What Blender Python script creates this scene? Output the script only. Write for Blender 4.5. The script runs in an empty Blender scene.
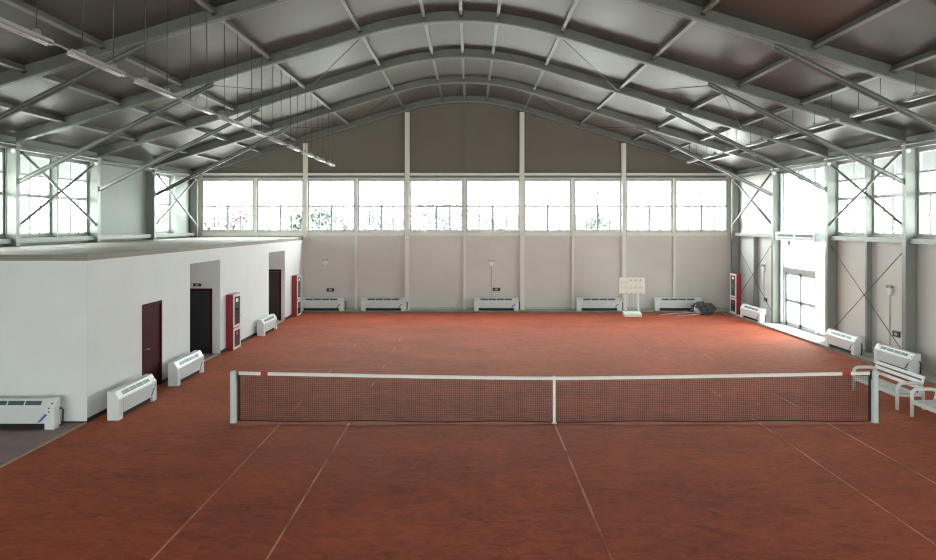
import bpy, math, random
from mathutils import Vector, Matrix
random.seed(7)
S = bpy.context.scene
COL = S.collection
PI = math.pi

# ------------------------------------------------------------------ camera
cd = bpy.data.cameras.new('camera'); cam = bpy.data.objects.new('camera', cd); COL.objects.link(cam)
cam.location = (0, 0, 4.0); cam.rotation_euler = (PI/2, 0, 0)
cd.sensor_width = 36; cd.lens = 36*770/936
cd.shift_x = -2/936; cd.shift_y = -56/936
cd.clip_end = 500
S.camera = cam
# ------------------------------------------------------------------ world: bright overcast sky
W = bpy.data.worlds.new('sky'); S.world = W; W.use_nodes = True
wn = W.node_tree; wn.nodes.clear()
wo = wn.nodes.new('ShaderNodeOutputWorld'); wb = wn.nodes.new('ShaderNodeBackground')
wt = wn.nodes.new('ShaderNodeTexCoord'); ws = wn.nodes.new('ShaderNodeSeparateXYZ'); wr = wn.nodes.new('ShaderNodeValToRGB')
wn.links.new(wt.outputs['Generated'], ws.inputs[0]); wn.links.new(ws.outputs['Z'], wr.inputs[0])
wn.links.new(wr.outputs[0], wb.inputs[0]); wn.links.new(wb.outputs[0], wo.inputs[0])
wr.color_ramp.elements[0].color = (.88, .93, .90, 1); wr.color_ramp.elements[1].color = (.97, .99, 1, 1)
wd = wn.nodes.new('ShaderNodeVectorMath'); wd.operation = 'DOT_PRODUCT'; wd.inputs[1].default_value = (-.28, .30, .10)
wn.links.new(wt.outputs['Generated'], wd.inputs[0])
wm = wn.nodes.new('ShaderNodeMath'); wm.operation = 'MULTIPLY_ADD'; wm.inputs[1].default_value = 9.0; wm.inputs[2].default_value = 9.0   # hazy sky, brighter beyond the back left
wn.links.new(wd.outputs['Value'], wm.inputs[0]); wn.links.new(wm.outputs[0], wb.inputs[1])
# ------------------------------------------------------------------ exposure
S.view_settings.view_transform = 'Standard'; S.view_settings.look = 'None'
S.view_settings.gamma = 1.0; S.view_settings.use_curve_mapping = False
S.view_settings.exposure = 1.15
S.cycles.use_denoising = True
S.cycles.filter_width = 1.2
S.cycles.max_bounces = 12; S.cycles.diffuse_bounces = 6; S.cycles.glossy_bounces = 4
S.cycles.transparent_max_bounces = 24; S.cycles.sample_clamp_indirect = 8

XC = -0.25            # hall centre line
FR = [35.4, 30.65, 26.0, 21.35, 16.75, 12.1]   # frame stations
YB, YF = 35.62, -6.5  # back / front wall
HC, HW = 12.28, 12.63 # half span to column face / wall skin
def zu(o):            # underside of rafters at offset o from centre
    a = abs(o)
    return 9.6 - .40*(a/2.65)**2*1.0 if a <= 2.65 else 9.2 - .305*(a-2.65)

def portal(loc, rot, sx, sy):
    l = bpy.data.lights.new('daylight_portal', 'AREA'); l.shape = 'RECTANGLE'; l.size = sx; l.size_y = sy
    l.cycles.is_portal = True
    o = bpy.data.objects.new('daylight_portal', l); COL.objects.link(o); o.location = loc; o.rotation_euler = rot
portal((XC, YB+.12, 4.86), (-PI/2, 0, 0), 24.6, 2.5)
portal((XC, YF-.12, 3.5), (PI/2, 0, 0), 24.6, 5.3)
portal((XC+HW+.12, 21.3, 4.86), (0, PI/2, 0), 2.5, 18.6)
portal((XC+HW+.12, 28.3, 1.8), (0, PI/2, 0), 3.5, 4.3)
portal((XC-HW-.12, 26.0, 4.86), (0, -PI/2, 0), 2.5, 18.6)

# ------------------------------------------------------------------ materials
def mat(name, c, rough=.5, metal=0.0, var=.06, scale=6.0, bump=0.0, bscale=40.0, spec=.5, stretch=None):
    m = bpy.data.materials.new(name); m.use_nodes = True; n = m.node_tree; b = n.nodes['Principled BSDF']
    b.inputs['Roughness'].default_value = rough; b.inputs['Metallic'].default_value = metal
    b.inputs['Specular IOR Level'].default_value = spec
    tc = n.nodes.new('ShaderNodeTexCoord'); src = tc.outputs['Object']
    if stretch:
        mp = n.nodes.new('ShaderNodeMapping'); mp.inputs['Scale'].default_value = stretch
        n.links.new(src, mp.inputs[0]); src = mp.outputs[0]
    t = n.nodes.new('ShaderNodeTexNoise'); t.inputs['Scale'].default_value = scale; t.inputs['Detail'].default_value = 4
    r = n.nodes.new('ShaderNodeValToRGB')
    r.color_ramp.elements[0].position = .3; r.color_ramp.elements[1].position = .7
    r.color_ramp.elements[0].color = tuple(max(0, v*(1-var)) for v in c)+(1,)
    r.color_ramp.elements[1].color = tuple(min(1, v*(1+var)) for v in c)+(1,)
    n.links.new(src, t.inputs['Vector']); n.links.new(t.outputs['Fac'], r.inputs[0]); n.links.new(r.outputs[0], b.inputs['Base Color'])
    if bump:
        t2 = n.nodes.new('ShaderNodeTexNoise'); t2.inputs['Scale'].default_value = bscale; t2.inputs['Detail'].default_value = 3
        bp = n.nodes.new('ShaderNodeBump'); bp.inputs['Strength'].default_value = bump; bp.inputs['Distance'].default_value = .05
        n.links.new(src, t2.inputs['Vector']); n.links.new(t2.outputs['Fac'], bp.inputs['Height']); n.links.new(bp.outputs[0], b.inputs['Normal'])
    return m
M = {}
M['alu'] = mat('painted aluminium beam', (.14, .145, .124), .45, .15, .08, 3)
M['alucol'] = mat('pale aluminium column', (.25, .26, .24), .4, .2, .06, 3)
M['brace'] = mat('dull brace steel', (.11, .112, .10), .4, .3, .1, 8)
M['steel'] = mat('galvanised steel', (.25, .26, .24), .35, .5, .12, 12)
M['cable'] = mat('dark steel cable', (.10, .10, .09), .5, .6)
M['roof'] = mat('satin roof lining', (.105, .089, .072), .36, .40, .10, .5, .12, 1.2, stretch=(1, 1, 1))
M['gable'] = mat('taupe gable fabric', (.17, .147, .118), .75, 0, .05, .6)
M['panel'] = mat('beige wall panel', (.66, .62, .59), .6, 0, .04, .8)
M['panelw'] = mat('white wall panel', (.66, .66, .64), .5, 0, .02, .8)
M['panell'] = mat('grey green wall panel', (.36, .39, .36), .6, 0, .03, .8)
M['postlit'] = mat('lit gable post', (.76, .74, .69), .45, 0, .03, 3)  # paler than the columns: light from the front put into the colour
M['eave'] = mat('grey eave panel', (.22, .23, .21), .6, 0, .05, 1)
M['plaster'] = mat('white plaster', (.78, .79, .79), .8, 0, .02, 1.5, .02, 30)
M['cabroof'] = mat('tan cabin roof board', (.27, .245, .20), .7, 0, .10, .7)
M['winf'] = mat('white window frame', (.46, .49, .48), .4, 0, .03)
M['doorf'] = mat('white door frame', (.45, .48, .48), .35, 0, .03)
M['whitemetal'] = mat('white coated metal', (.76, .77, .77), .38, 0, .02, 5)
M['frontpanel'] = mat('pale appliance front', (.66, .68, .69), .42, 0, .02, 5)
M['grille'] = mat('teal grey grille', (.09, .15, .16), .45, .2)
M['black'] = mat('black plastic', (.015, .015, .016), .4)
M['darkgap'] = mat('black recess shade', (.012, .012, .012), .8)
M['red'] = mat('glossy red cabinet', (.30, .010, .018), .3, 0, .05)
M['maroon'] = mat('maroon door', (.06, .006, .008), .6, 0, .15, 3, spec=.1)
M['doordark'] = mat('near black glass door', (.008, .010, .010), .4, 0, .05)
M['brown'] = mat('dark brown door', (.035, .022, .018), .4, 0, .15)
M['dkbase'] = mat('dark skirting', (.03, .022, .02), .6)
M['blue'] = mat('blue printed mark', (.02, .10, .34), .4)
M['cabglass'] = mat('dark cabinet glass', (.05, .05, .05), .08, 0, .3, 10)
M['tape'] = mat('white webbing', (.82, .80, .76), .7, 0, .04, 20)
M['redtape'] = mat('red webbing', (.45, .03, .03), .7)
M['netcord'] = mat('black netting', (.012, .010, .011), .8)
M['post'] = mat('pale blue grey post', (.60, .66, .68), .4, 0, .03)
M['kerb'] = mat('concrete kerb', (.50, .48, .45), .85, 0, .15, 3, .1, 30)
M['kerbedge'] = mat('brown kerb edge', (.20, .16, .12), .85, 0, .25, 3)
M['tile'] = mat('brown grey floor', (.30, .205, .20), .6, 0, .12, 1.2, .05, 20)
M['edging'] = mat('tan edging strip', (.50, .33, .23), .7, 0, .12, 5)
M['score'] = mat('off white board', (.78, .77, .72), .5, 0, .02)
M['scoreg'] = mat('grey number flap', (.45, .44, .42), .5, 0, .05)
M['greynet'] = mat('grey crumpled net', (.11, .105, .115), .8, 0, .4, 12)
M['wood'] = mat('pale worn pole', (.55, .50, .42), .6, 0, .1, 8)
M['bench'] = mat('white bench metal', (.70, .72, .70), .38, 0, .04)
M['outside'] = mat('pale outdoor paving', (.55, .55, .53), .9, 0, .05, .5)
M['leaf'] = mat('pale green leaves', (.15, .18, .155), .7, 0, .3, 2)
M['plum'] = mat('reddish leaves', (.22, .16, .165), .7, 0, .3, 2)
M['bark'] = mat('bark', (.10, .08, .06), .9)
M['awning'] = mat('grey awning sheet', (.055, .062, .062), .6, 0, .05)
M['lens'] = mat('white lamp glass', (.75, .75, .73), .15, 0, .01)
M['lampbody'] = mat('white lamp housing', (.42, .42, .40), .3, 0, .02)
# glass: transparent with a little gloss
g = bpy.data.materials.new('window glass'); g.use_nodes = True; gn = g.node_tree; gn.nodes.clear()
go = gn.nodes.new('ShaderNodeOutputMaterial'); gm = gn.nodes.new('ShaderNodeMixShader')
gt = gn.nodes.new('ShaderNodeBsdfTransparent'); gg = gn.nodes.new('ShaderNodeBsdfGlossy')
gg.inputs['Roughness'].default_value = .05; gt.inputs[0].default_value = (.95, .98, .97, 1); gm.inputs[0].default_value = .05
gn.links.new(gt.outputs[0], gm.inputs[1]); gn.links.new(gg.outputs[0], gm.inputs[2]); gn.links.new(gm.outputs[0], go.inputs[0])
M['glass'] = g
# clay
def clay_mat():
    m = bpy.data.materials.new('red clay'); m.use_nodes = True; n = m.node_tree; b = n.nodes['Principled BSDF']
    tc = n.nodes.new('ShaderNodeTexCoord')
    mp = n.nodes.new('ShaderNodeMapping'); mp.inputs['Scale'].default_value = (1, 1.5, 1)
    n.links.new(tc.outputs['Object'], mp.inputs[0])
    a = n.nodes.new('ShaderNodeTexNoise'); a.inputs['Scale'].default_value = .45; a.inputs['Detail'].default_value = 5
    c = n.nodes.new('ShaderNodeTexNoise'); c.inputs['Scale'].default_value = 3.2; c.inputs['Detail'].default_value = 8; c.inputs['Roughness'].default_value = .7
    c.inputs['Distortion'].default_value = 1.0
    n.links.new(mp.outputs[0], a.inputs['Vector']); n.links.new(mp.outputs[0], c.inputs['Vector'])
    ad = n.nodes.new('ShaderNodeMath'); ad.operation = 'MULTIPLY_ADD'; ad.inputs[1].default_value = .35
    n.links.new(a.outputs['Fac'], ad.inputs[0]); 
    sc = n.nodes.new('ShaderNodeMath'); sc.operation = 'MULTIPLY'; sc.inputs[1].default_value = .65
    n.links.new(c.outputs['Fac'], sc.inputs[0]); n.links.new(sc.outputs[0], ad.inputs[2])
    r = n.nodes.new('ShaderNodeValToRGB'); e = r.color_ramp.elements
    e[0].position = .36; e[0].color = (.16, .013, .006, 1); e[1].position = .62; e[1].color = (.385, .056, .023, 1)
    n.links.new(ad.outputs[0], r.inputs[0]); n.links.new(r.outputs[0], b.inputs['Base Color'])
    b.inputs['Roughness'].default_value = .85; b.inputs['Specular IOR Level'].default_value = .15; b.inputs['Sheen Weight'].default_value = .20; b.inputs['Sheen Roughness'].default_value = .35; b.inputs['Sheen Tint'].default_value = (1, .46, .26, 1)
    bp = n.nodes.new('ShaderNodeBump'); bp.inputs['Strength'].default_value = .35; bp.inputs['Distance'].default_value = .03
    n.links.new(c.outputs['Fac'], bp.inputs['Height']); n.links.new(bp.outputs[0], b.inputs['Normal'])
    return m
M['clay'] = clay_mat()
def line_mat(nm, p0, p1, c1):
    m = bpy.data.materials.new(nm); m.use_nodes = True; n = m.node_tree; b = n.nodes['Principled BSDF']
    tc = n.nodes.new('ShaderNodeTexCoord'); a = n.nodes.new('ShaderNodeTexNoise'); a.inputs['Scale'].default_value = .8; a.inputs['Detail'].default_value = 8
    n.links.new(tc.outputs['Object'], a.inputs['Vector'])
    r = n.nodes.new('ShaderNodeValToRGB'); e = r.color_ramp.elements
    e[0].position = p0; e[0].color = (.27, .036, .016, 1); e[1].position = p1; e[1].color = c1
    n.links.new(a.outputs['Fac'], r.inputs[0]); n.links.new(r.outputs[0], b.inputs['Base Color']); b.inputs['Roughness'].default_value = .85
    return m
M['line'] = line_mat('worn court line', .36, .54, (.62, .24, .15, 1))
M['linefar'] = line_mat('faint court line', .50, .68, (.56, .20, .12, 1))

# ------------------------------------------------------------------ mesh builder
def tagit(o, label=None, cat=None, group=None, kind=None):
    if label: o['label'] = label
    if cat: o['category'] = cat
    if group: o['group'] = group
    if kind: o['kind'] = kind
    return o
class MB:
    def __init__(s): s.v = []; s.f = []; s.sm = []
    def box(s, x0, x1, y0, y1, z0, z1):
        x0, x1 = sorted((x0, x1)); y0, y1 = sorted((y0, y1)); z0, z1 = sorted((z0, z1))
        b = len(s.v)
        s.v += [(x, y, z) for z in (z0, z1) for x, y in ((x0, y0), (x1, y0), (x1, y1), (x0, y1))]
        s.f += [tuple(b+i for i in q) for q in ((3,2,1,0),(4,5,6,7),(0,1,5,4),(1,2,6,5),(2,3,7,6),(3,0,4,7))]; s.sm += [0]*6
        return s
    def bar(s, p, q, w, h, up=(0, 0, 1)):      # rectangular bar: w sideways, h along up
        p = Vector(p); q = Vector(q); d = (q-p).normalized(); sd = d.cross(Vector(up)).normalized(); u = sd.cross(d).normalized()
        b = len(s.v)
        for c in (p, q):
            for i, j in ((-1,-1),(1,-1),(1,1),(-1,1)): s.v.append(tuple(c+sd*(w/2*i)+u*(h/2*j)))
        s.f += [tuple(b+i for i in k) for k in ((3,2,1,0),(4,5,6,7),(0,1,5,4),(1,2,6,5),(2,3,7,6),(3,0,4,7))]; s.sm += [0]*6
        return s
    def tube(s, pts, r, n=8, cap=True):
        pts = [Vector(p) for p in pts]; b = len(s.v); m = len(pts); last = None
        for i, p in enumerate(pts):
            d = (pts[min(i+1, m-1)]-pts[max(i-1, 0)]).normalized()
            if last is None:
                a = Vector((0,0,1)) if abs(d.z) < .9 else Vector((1,0,0)); u = d.cross(a).normalized()
            else: u = (last - d*last.dot(d)).normalized()
            last = u; w = d.cross(u)
            rr = r[i] if isinstance(r, (list, tuple)) else r
            for k in range(n):
                t = 2*PI*k/n; s.v.append(tuple(p+(u*math.cos(t)+w*math.sin(t))*rr))
        for i in range(m-1):
            for k in range(n):
                a0 = b+i*n+k; a1 = b+i*n+(k+1)%n; s.f.append((a0, a1, a1+n, a0+n)); s.sm.append(1)
        if cap:
            s.f.append(tuple(b+k for k in range(n))[::-1]); s.sm.append(0)
            s.f.append(tuple(b+(m-1)*n+k for k in range(n))); s.sm.append(0)
        return s
    def prism(s, prof, a, x0, x1):             # profile extruded along axis a: 'x' prof=(y,z), 'y' prof=(x,z), 'z' prof=(x,y)
        def P(u, v, t): return {'x': (t, u, v), 'y': (u, t, v), 'z': (u, v, t)}[a]
        b = len(s.v); n = len(prof)
        for t in (x0, x1): s.v += [P(u, v, t) for u, v in prof]
        s.f.append(tuple(b+i for i in range(n))[::-1]); s.f.append(tuple(b+n+i for i in range(n)))
        s.sm += [0, 0]
        for i in range(n): j = (i+1)%n; s.f.append((b+i, b+j, b+n+j, b+n+i)); s.sm.append(0)
        return s
    def build(s, name, m, parent=None, off=None, bevel=0, recenter=False, **kw):
        me = bpy.data.meshes.new(name); vs = s.v; loc = None
        if recenter:
            xs, ys, zs = zip(*vs); loc = ((min(xs)+max(xs))/2, (min(ys)+max(ys))/2, min(zs)); off = loc
        if off: vs = [(x-off[0], y-off[1], z-off[2]) for x, y, z in vs]
        me.from_pydata([tuple(v) for v in vs], [], s.f); me.update()
        import bmesh
        bm = bmesh.new(); bm.from_mesh(me); bmesh.ops.recalc_face_normals(bm, faces=bm.faces); bm.to_mesh(me); bm.free()
        for p, k in zip(me.polygons, s.sm): p.use_smooth = bool(k)
        me.materials.append(M[m])
        o = bpy.data.objects.new(name, me); COL.objects.link(o)
        if parent: o.parent = parent
        if loc: o.location = loc
        if bevel:
            bv = o.modifiers.new('bevel', 'BEVEL'); bv.width = bevel; bv.segments = 2; bv.limit_method = 'ANGLE'
        return tagit(o, **kw)
def thing(name, loc, label, cat, group=None, rz=0, kind=None):
    o = bpy.data.objects.new(name, None); COL.objects.link(o); o.location = loc; o.rotation_euler = (0, 0, rz)
    o.empty_display_size = .2
    return tagit(o, label, cat, group, kind)
def copy_tree(o, parent=None):
    c = o.copy(); COL.objects.link(c); c.parent = parent
    for ch in list(o.children): copy_tree(ch, c)
    return c
def struct(name, mb, m, label, cat, parent=None):
    return mb.build(name, m, parent, label=label, cat=cat, kind='structure')
def wallgrid(mb, plane, a0, a1, z0, z1, t0, t1, holes):
    """wall slab with rectangular holes; plane 'x' runs along y, plane 'y' runs along x"""
    us = sorted({a0, a1, *[h[0] for h in holes], *[h[1] for h in holes]}); zs = sorted({z0, z1, *[h[2] for h in holes], *[h[3] for h in holes]})
    us = [u for u in us if a0 <= u <= a1]; zs = [z for z in zs if z0 <= z <= z1]
    for i in range(len(us)-1):
        run = None
        for j in range(len(zs)-1):
            cu, cz = (us[i]+us[i+1])/2, (zs[j]+zs[j+1])/2
            solid = not any(h[0] < cu < h[1] and h[2] < cz < h[3] for h in holes)
            if solid:
                if run: run[1] = zs[j+1]
                else: run = [zs[j], zs[j+1]]
            if (not solid or j == len(zs)-2) and run:
                if plane == 'x': mb.box(t0, t1, us[i], us[i+1], run[0], run[1])
                else: mb.box(us[i], us[i+1], t0, t1, run[0], run[1])
                run = None
    return mb

# ================================================================== STRUCTURE
XL, XR = XC-HW, XC+HW
fl = MB().box(-7.7, 11.45, YF, 34.6, -.1, 0)
floor = struct('floor', fl, 'clay', 'red clay tennis court floor with scuffed surface', 'floor')
CX, NY = 1.69, 15.46
for nm, x0, x1, y0, y1 in (
    ('c', CX-.018, CX+.018, NY-6.4, NY+6.4), ('sl', CX-4.115-.015, CX-4.115+.015, NY-11.88, NY+11.88), ('sr', CX+4.115-.015, CX+4.115+.015, NY-11.88, NY+11.88),
    ('dl', CX-5.485-.015, CX-5.485+.015, NY-11.88, NY+11.88), ('dr', CX+5.485-.015, CX+5.485+.015, NY-11.88, NY+11.88)):
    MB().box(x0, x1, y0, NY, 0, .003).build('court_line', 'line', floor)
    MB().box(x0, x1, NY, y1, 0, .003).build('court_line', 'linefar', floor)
struct('floor_entry', MB().box(XL, -7.76, YF, 15.49, -.1, -.002), 'tile', 'brown grey floor strip in front of the white cabin room', 'floor')
struct('trim_1', MB().box(-7.76, -7.70, YF, 15.49, -.1, .008), 'edging', 'tan edging strip between clay and brown grey floor', 'edging')
struct('floor_cabin', MB().box(XL, -7.70, 15.49, YB, -.1, -.002), 'tile', 'floor inside the white cabin room', 'floor')
k = struct('trim_2', MB().box(11.50, XR, YF, YB, -.1, .06).box(-7.7, 11.50, 34.65, YB, -.1, .06), 'kerb', 'raised concrete kerb along the right and back walls', 'kerb')
MB().box(11.45, 11.50, YF, 34.65, -.1, .065).box(-7.7, 11.45, 34.60, 34.65, -.1, .065).build('kerb_edge', 'kerbedge', k)

# roof skin
offs = [-HW-.3, -HW, -11, -9, -7, -5] + [-2.65+i*5.3/16 for i in range(17)] + [5, 7, 9, 11, HW, HW+.3]
prof = [(XC+o, zu(o)+.30) for o in offs] + [(XC+o, zu(o)+.38) for o in reversed(offs)]
cm = MB()
n = len(offs)
for i in range(n-1):
    a, b_ = offs[i], offs[i+1]
    cm.prism([(XC+a, zu(a)+.30), (XC+b_, zu(b_)+.30), (XC+b_, zu(b_)+.38), (XC+a, zu(a)+.38)], 'y', YF-.2, YB+.6)
ceil_ = struct('ceiling', cm, 'roof', 'vaulted satin grey-brown roof lining of the tent hall', 'ceiling')
for p in ceil_.data.polygons: p.use_smooth = False

# window rows
WZ0, WZ1 = 3.66, 6.05
BX = [-12.28, -9.67, -7.35, -5.0, -2.65, 0, 2.65, 5.0, 7.35, 9.68, 12.28]   # back post offsets
bh = []
for i in range(10):
    g0 = .11 if i % 2 == 0 or i in (4, 5) and 0 else .07
    w0 = {0: .12, 2: .11, 4: .11, 6: .11, 8: .11}.get(i, .07); w1 = {1: .11, 3: .11, 5: .11, 7: .11, 9: .12}.get(i, .07)
    bh.append((XC+BX[i]+w0, XC+BX[i+1]-w1, WZ0, WZ1))
wb_ = MB(); wallgrid(wb_, 'y', XL, XR, 0, 6.28, YB, YB+.08, bh)
wback = struct('wall_back', wb_, 'panel', 'beige panelled lower back wall of the hall', 'wall')
gp = [(XC+o, zu(o)+.30) for o in offs if abs(o) <= HW+.01]
gm_ = MB()
gg_ = [o for o in offs if abs(o) <= HW+.01]
for i in range(len(gg_)-1):
    a, b_ = gg_[i], gg_[i+1]
    gm_.prism([(XC+a, 6.28), (XC+b_, 6.28), (XC+b_, zu(b_)+.31), (XC+a, zu(a)+.31)], 'y', YB, YB+.08)
gm_.build('gable_panel', 'gable', wback)
# front wall behind the viewer (unseen, tall openings added to let in light)
fw = MB(); wallgrid(fw, 'y', XL, XR, 0, 6.28, YF-.08, YF, [(a, b_, .9, d) for a, b_, c, d in bh])
for i in range(len(gg_)-1):
    a, b_ = gg_[i], gg_[i+1]
    fw.prism([(XC+a, 6.28), (XC+b_, 6.28), (XC+b_, zu(b_)+.31), (XC+a, zu(a)+.31)], 'y', YF-.08, YF)
struct('wall_front', fw, 'gable', 'taupe end wall behind the viewpoint', 'wall')
def midy(a, b): return (a+b)/2
def pair(y0, y1): m = midy(y0, y1); return [(y0+.10, m-.06, WZ0, WZ1), (m+.06, y1-.10, WZ0, WZ1)]
NEAR = []
rwin = pair(16.75, 21.35)+pair(21.35, 26.0)+pair(12.1, 16.75)+NEAR
DY0, DY1 = 27.45, 30.15
rdoor = [(26.12, 30.53, .08, WZ1)]
rw = MB(); wallgrid(rw, 'x', YF, 30.65, 0, 6.47, XR, XR+.08, rwin+rdoor)
wright = struct('wall_right', rw, 'panel', 'beige panelled right side wall', 'wall')
MB().box(XR, XR+.08, 30.65, YB, 0, 6.47).build('end_bay_panel', 'panelw', wright, label='white wall panel in the far end bay')
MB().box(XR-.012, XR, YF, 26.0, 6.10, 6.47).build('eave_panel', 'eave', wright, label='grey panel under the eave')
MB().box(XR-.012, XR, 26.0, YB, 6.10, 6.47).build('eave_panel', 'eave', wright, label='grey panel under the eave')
lwin = pair(16.75, 21.35)+pair(21.35, 26.0)+pair(30.65, 35.4)[:1]+NEAR
lw = MB(); wallgrid(lw, 'x', YF, YB, 0, 6.47, XL-.08, XL, lwin)
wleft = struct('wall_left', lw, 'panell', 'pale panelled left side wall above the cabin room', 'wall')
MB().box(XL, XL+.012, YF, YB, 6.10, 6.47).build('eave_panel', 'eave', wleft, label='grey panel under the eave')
# panel seams / low trims on back wall
bt = MB().box(-7.7, XR-.4, YB-.03, YB, .06, .16)
bt.build('baseboard_back', 'winf', label='pale skirting strip along the foot of the back wall', cat='baseboard', kind='structure')

# windows
wn_ = [0]
def window(x, y, rz, w, where, z0=None):
    """local x along wall, z up from sill, y thickness"""
    wn_[0] += 1; z0 = z0 or WZ0; h = WZ1-z0; up_ = h-(WZ1-WZ0)
    t = thing('window_%d' % wn_[0], (x, y, z0), 'white-framed window with small panes, '+where, 'window', rz=rz, kind='structure')
    f = MB(); F = .075; d = .05
    f.box(-w/2, w/2, -d, d*.6, 0, F).box(-w/2, w/2, -d, d*.6, h-F, h).box(-w/2, -w/2+F, -d, d*.6, F, h-F).box(w/2-F, w/2, -d, d*.6, F, h-F)
    f.build('window_frame', 'winf', t)
    f = MB(); z = 1.17+up_
    f.box(-w/2+F, w/2-F, -d*.8, d*.4, z-.05, z+.05); f.box(-.05, .05, -d*.8, d*.4, F, z-.04)
    for q in (-.25, .25): f.box(q*w-.026, q*w+.026, -d*.6, d*.3, F, z-.05)
    f.box(-w/2+F, w/2-F, -d*.6, d*.3, 1.745+up_, 1.795+up_); f.box(-.024, .024, -d*.6, d*.3, z+.05, 1.745+up_); f.box(-.024, .024, -d*.6, d*.3, 1.795+up_, h-F)
    for q in (-.25, .25): f.box(q*w-.03, q*w+.03, -d, -d*.6, .5, .66)
    f.build('glazing_bar', 'winf', t)
    MB().box(-w/2+F*.5, w/2-F*.5, -.004, .004, F*.5, h-F*.5).build('window_pane', 'glass', t)
ords = ['first', 'second', 'third', 'fourth', 'fifth', 'sixth', 'seventh', 'eighth', 'ninth', 'tenth', 'eleventh', 'twelfth']
for i, (a, b_, c, d) in enumerate(bh):
    window((a+b_)/2, YB+.03, 0, b_-a, ords[i]+' from the left in the back wall')
bayname = {21.35: 'bay just right of the glazed entrance', 16.75: 'bay at the right edge of the view'}
for (a, b_, c, d), s_ in zip(rwin, ('right wall, bay at the right edge, near half', 'right wall, bay at the right edge, far half', 'right wall behind crossed braces, near half', 'right wall behind crossed braces, half beside the entrance')):
    window(XR+.03, (a+b_)/2, -PI/2, b_-a, s_)
for (a, b_, c, d), s_ in zip(lwin, ('left wall, bay at the left edge, near half', 'left wall, bay at the left edge, far half', 'left wall behind crossed braces, near half', 'left wall behind crossed braces, far half', 'left wall beside the far corner')):
    window(XL-.03, (a+b_)/2, PI/2, b_-a, s_)
extra = [('%s wall beside the viewpoint, %s in order going back' % (sd, ords[i])) for sd in ('right', 'left') for i in range(8)]
for i, (a, b_, c, d) in enumerate(rwin[4:]): window(XR+.03, (a+b_)/2, -PI/2, b_-a, extra[i])
for i, (a, b_, c, d) in enumerate(lwin[5:]): window(XL-.03, (a+b_)/2, PI/2, b_-a, extra[8+i])
for i, (a, b_, c, d) in enumerate(bh): window((a+b_)/2, YF-.03, PI, b_-a, ords[i]+' from the left in the end wall behind the viewpoint, unseen and added for light', .9)  # unseen windows added to light the surfaces that face the viewer
# entrance glazing
wn_[0] += 1
t = thing('window_%d' % wn_[0], (XR+.03, 28.33, 0), 'full height white-framed glazing around the entrance door in the right wall', 'glazing', kind='structure')
X = XR+.03; y0, y1, z0, z1 = rdoor[0]
f = MB()
f.box(X-.12, X+.04, y0, y0+.07, z0, z1).box(X-.12, X+.04, y1-.07, y1, z0, z1).box(X-.06, X+.04, y0, y1, z1-.07, z1)
for y in (28.82,): f.box(X-.12, X+.04, y-.06, y+.06, 3.52, z1-.07)
for y in (DY0-.04, DY1+.04): f.box(X-.13, X+.05, y-.05, y+.05, z0, z1-.07)
f.box(X-.06, X+.04, y0, y1, 3.38, 3.52).box(X-.05, X+.04, y0, DY0-.09, z0, z0+.08).box(X-.05, X+.04, DY1+.09, y1, z0, z0+.08)
f.build('glazing_frame', 'doorf', t, off=t.location)
MB().box(X-.004, X+.004, y0+.03, y1-.03, 2.32, z1-.03).build('glass_pane', 'glass', t, off=t.location)
MB().box(X-.004, X+.004, y0+.03, DY0-.09, z0+.04, 2.32).box(X-.004, X+.004, DY1+.09, y1-.03, z0+.04, 2.32).build('glass_pane', 'glass', t, off=t.location)
t = thing('door_1', (X, (DY0+DY1)/2, .06), 'white-framed double glass entrance door in the right wall', 'door', kind='structure')
MB().box(X-.09, X+.05, DY0, DY1, 2.14, 2.32).build('door_head', 'doorf', t, off=t.location)
mid = (DY0+DY1)/2
for a, b_ in ((DY0+.02, mid-.01), (mid+.01, DY1-.02)):
    f = MB(); f.box(X-.05, X, a, a+.09, .08, 2.13).box(X-.05, X, b_-.09, b_, .08, 2.13).box(X-.05, X, a, b_, 2.03, 2.13).box(X-.05, X, a, b_, .08, .22).box(X-.05, X, a, b_, .98, 1.10)
    lf = f.build('door_leaf', 'doorf', t, off=t.location)
    MB().box(X-.03, X-.022, a+.05, b_-.05, .15, 2.08).build('door_glass', 'glass', lf, off=t.location)
    hy = b_-.12 if a < mid-.2 and b_ < mid+.1 else a+.12
    MB().tube([(X-.05, hy, .9), (X-.10, hy, .9), (X-.10, hy, 1.25), (X-.05, hy, 1.25)], .012).build('door_handle', 'steel', lf, off=t.location)

# awnings outside (lean-to sheet beyond the side windows)
struct('trim_3', MB().prism([(XR+.1, 6.28), (XR+1.7, 5.60), (XR+1.7, 5.56), (XR+.1, 6.24)], 'y', -3.0, 30.6), 'awning', 'grey sheet awning outside the right side windows', 'awning')
struct('trim_4', MB().prism([(XL-.1, 6.28), (XL-1.7, 5.60), (XL-1.7, 5.56), (XL-.1, 6.24)], 'y', -3.0, 31.5), 'awning', 'grey sheet awning outside the left side windows', 'awning')
struct('ground', MB().box(-70, 70, -30, 110, -.3, -.12), 'outside', 'pale paved ground outside the tent hall', 'ground')

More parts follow.
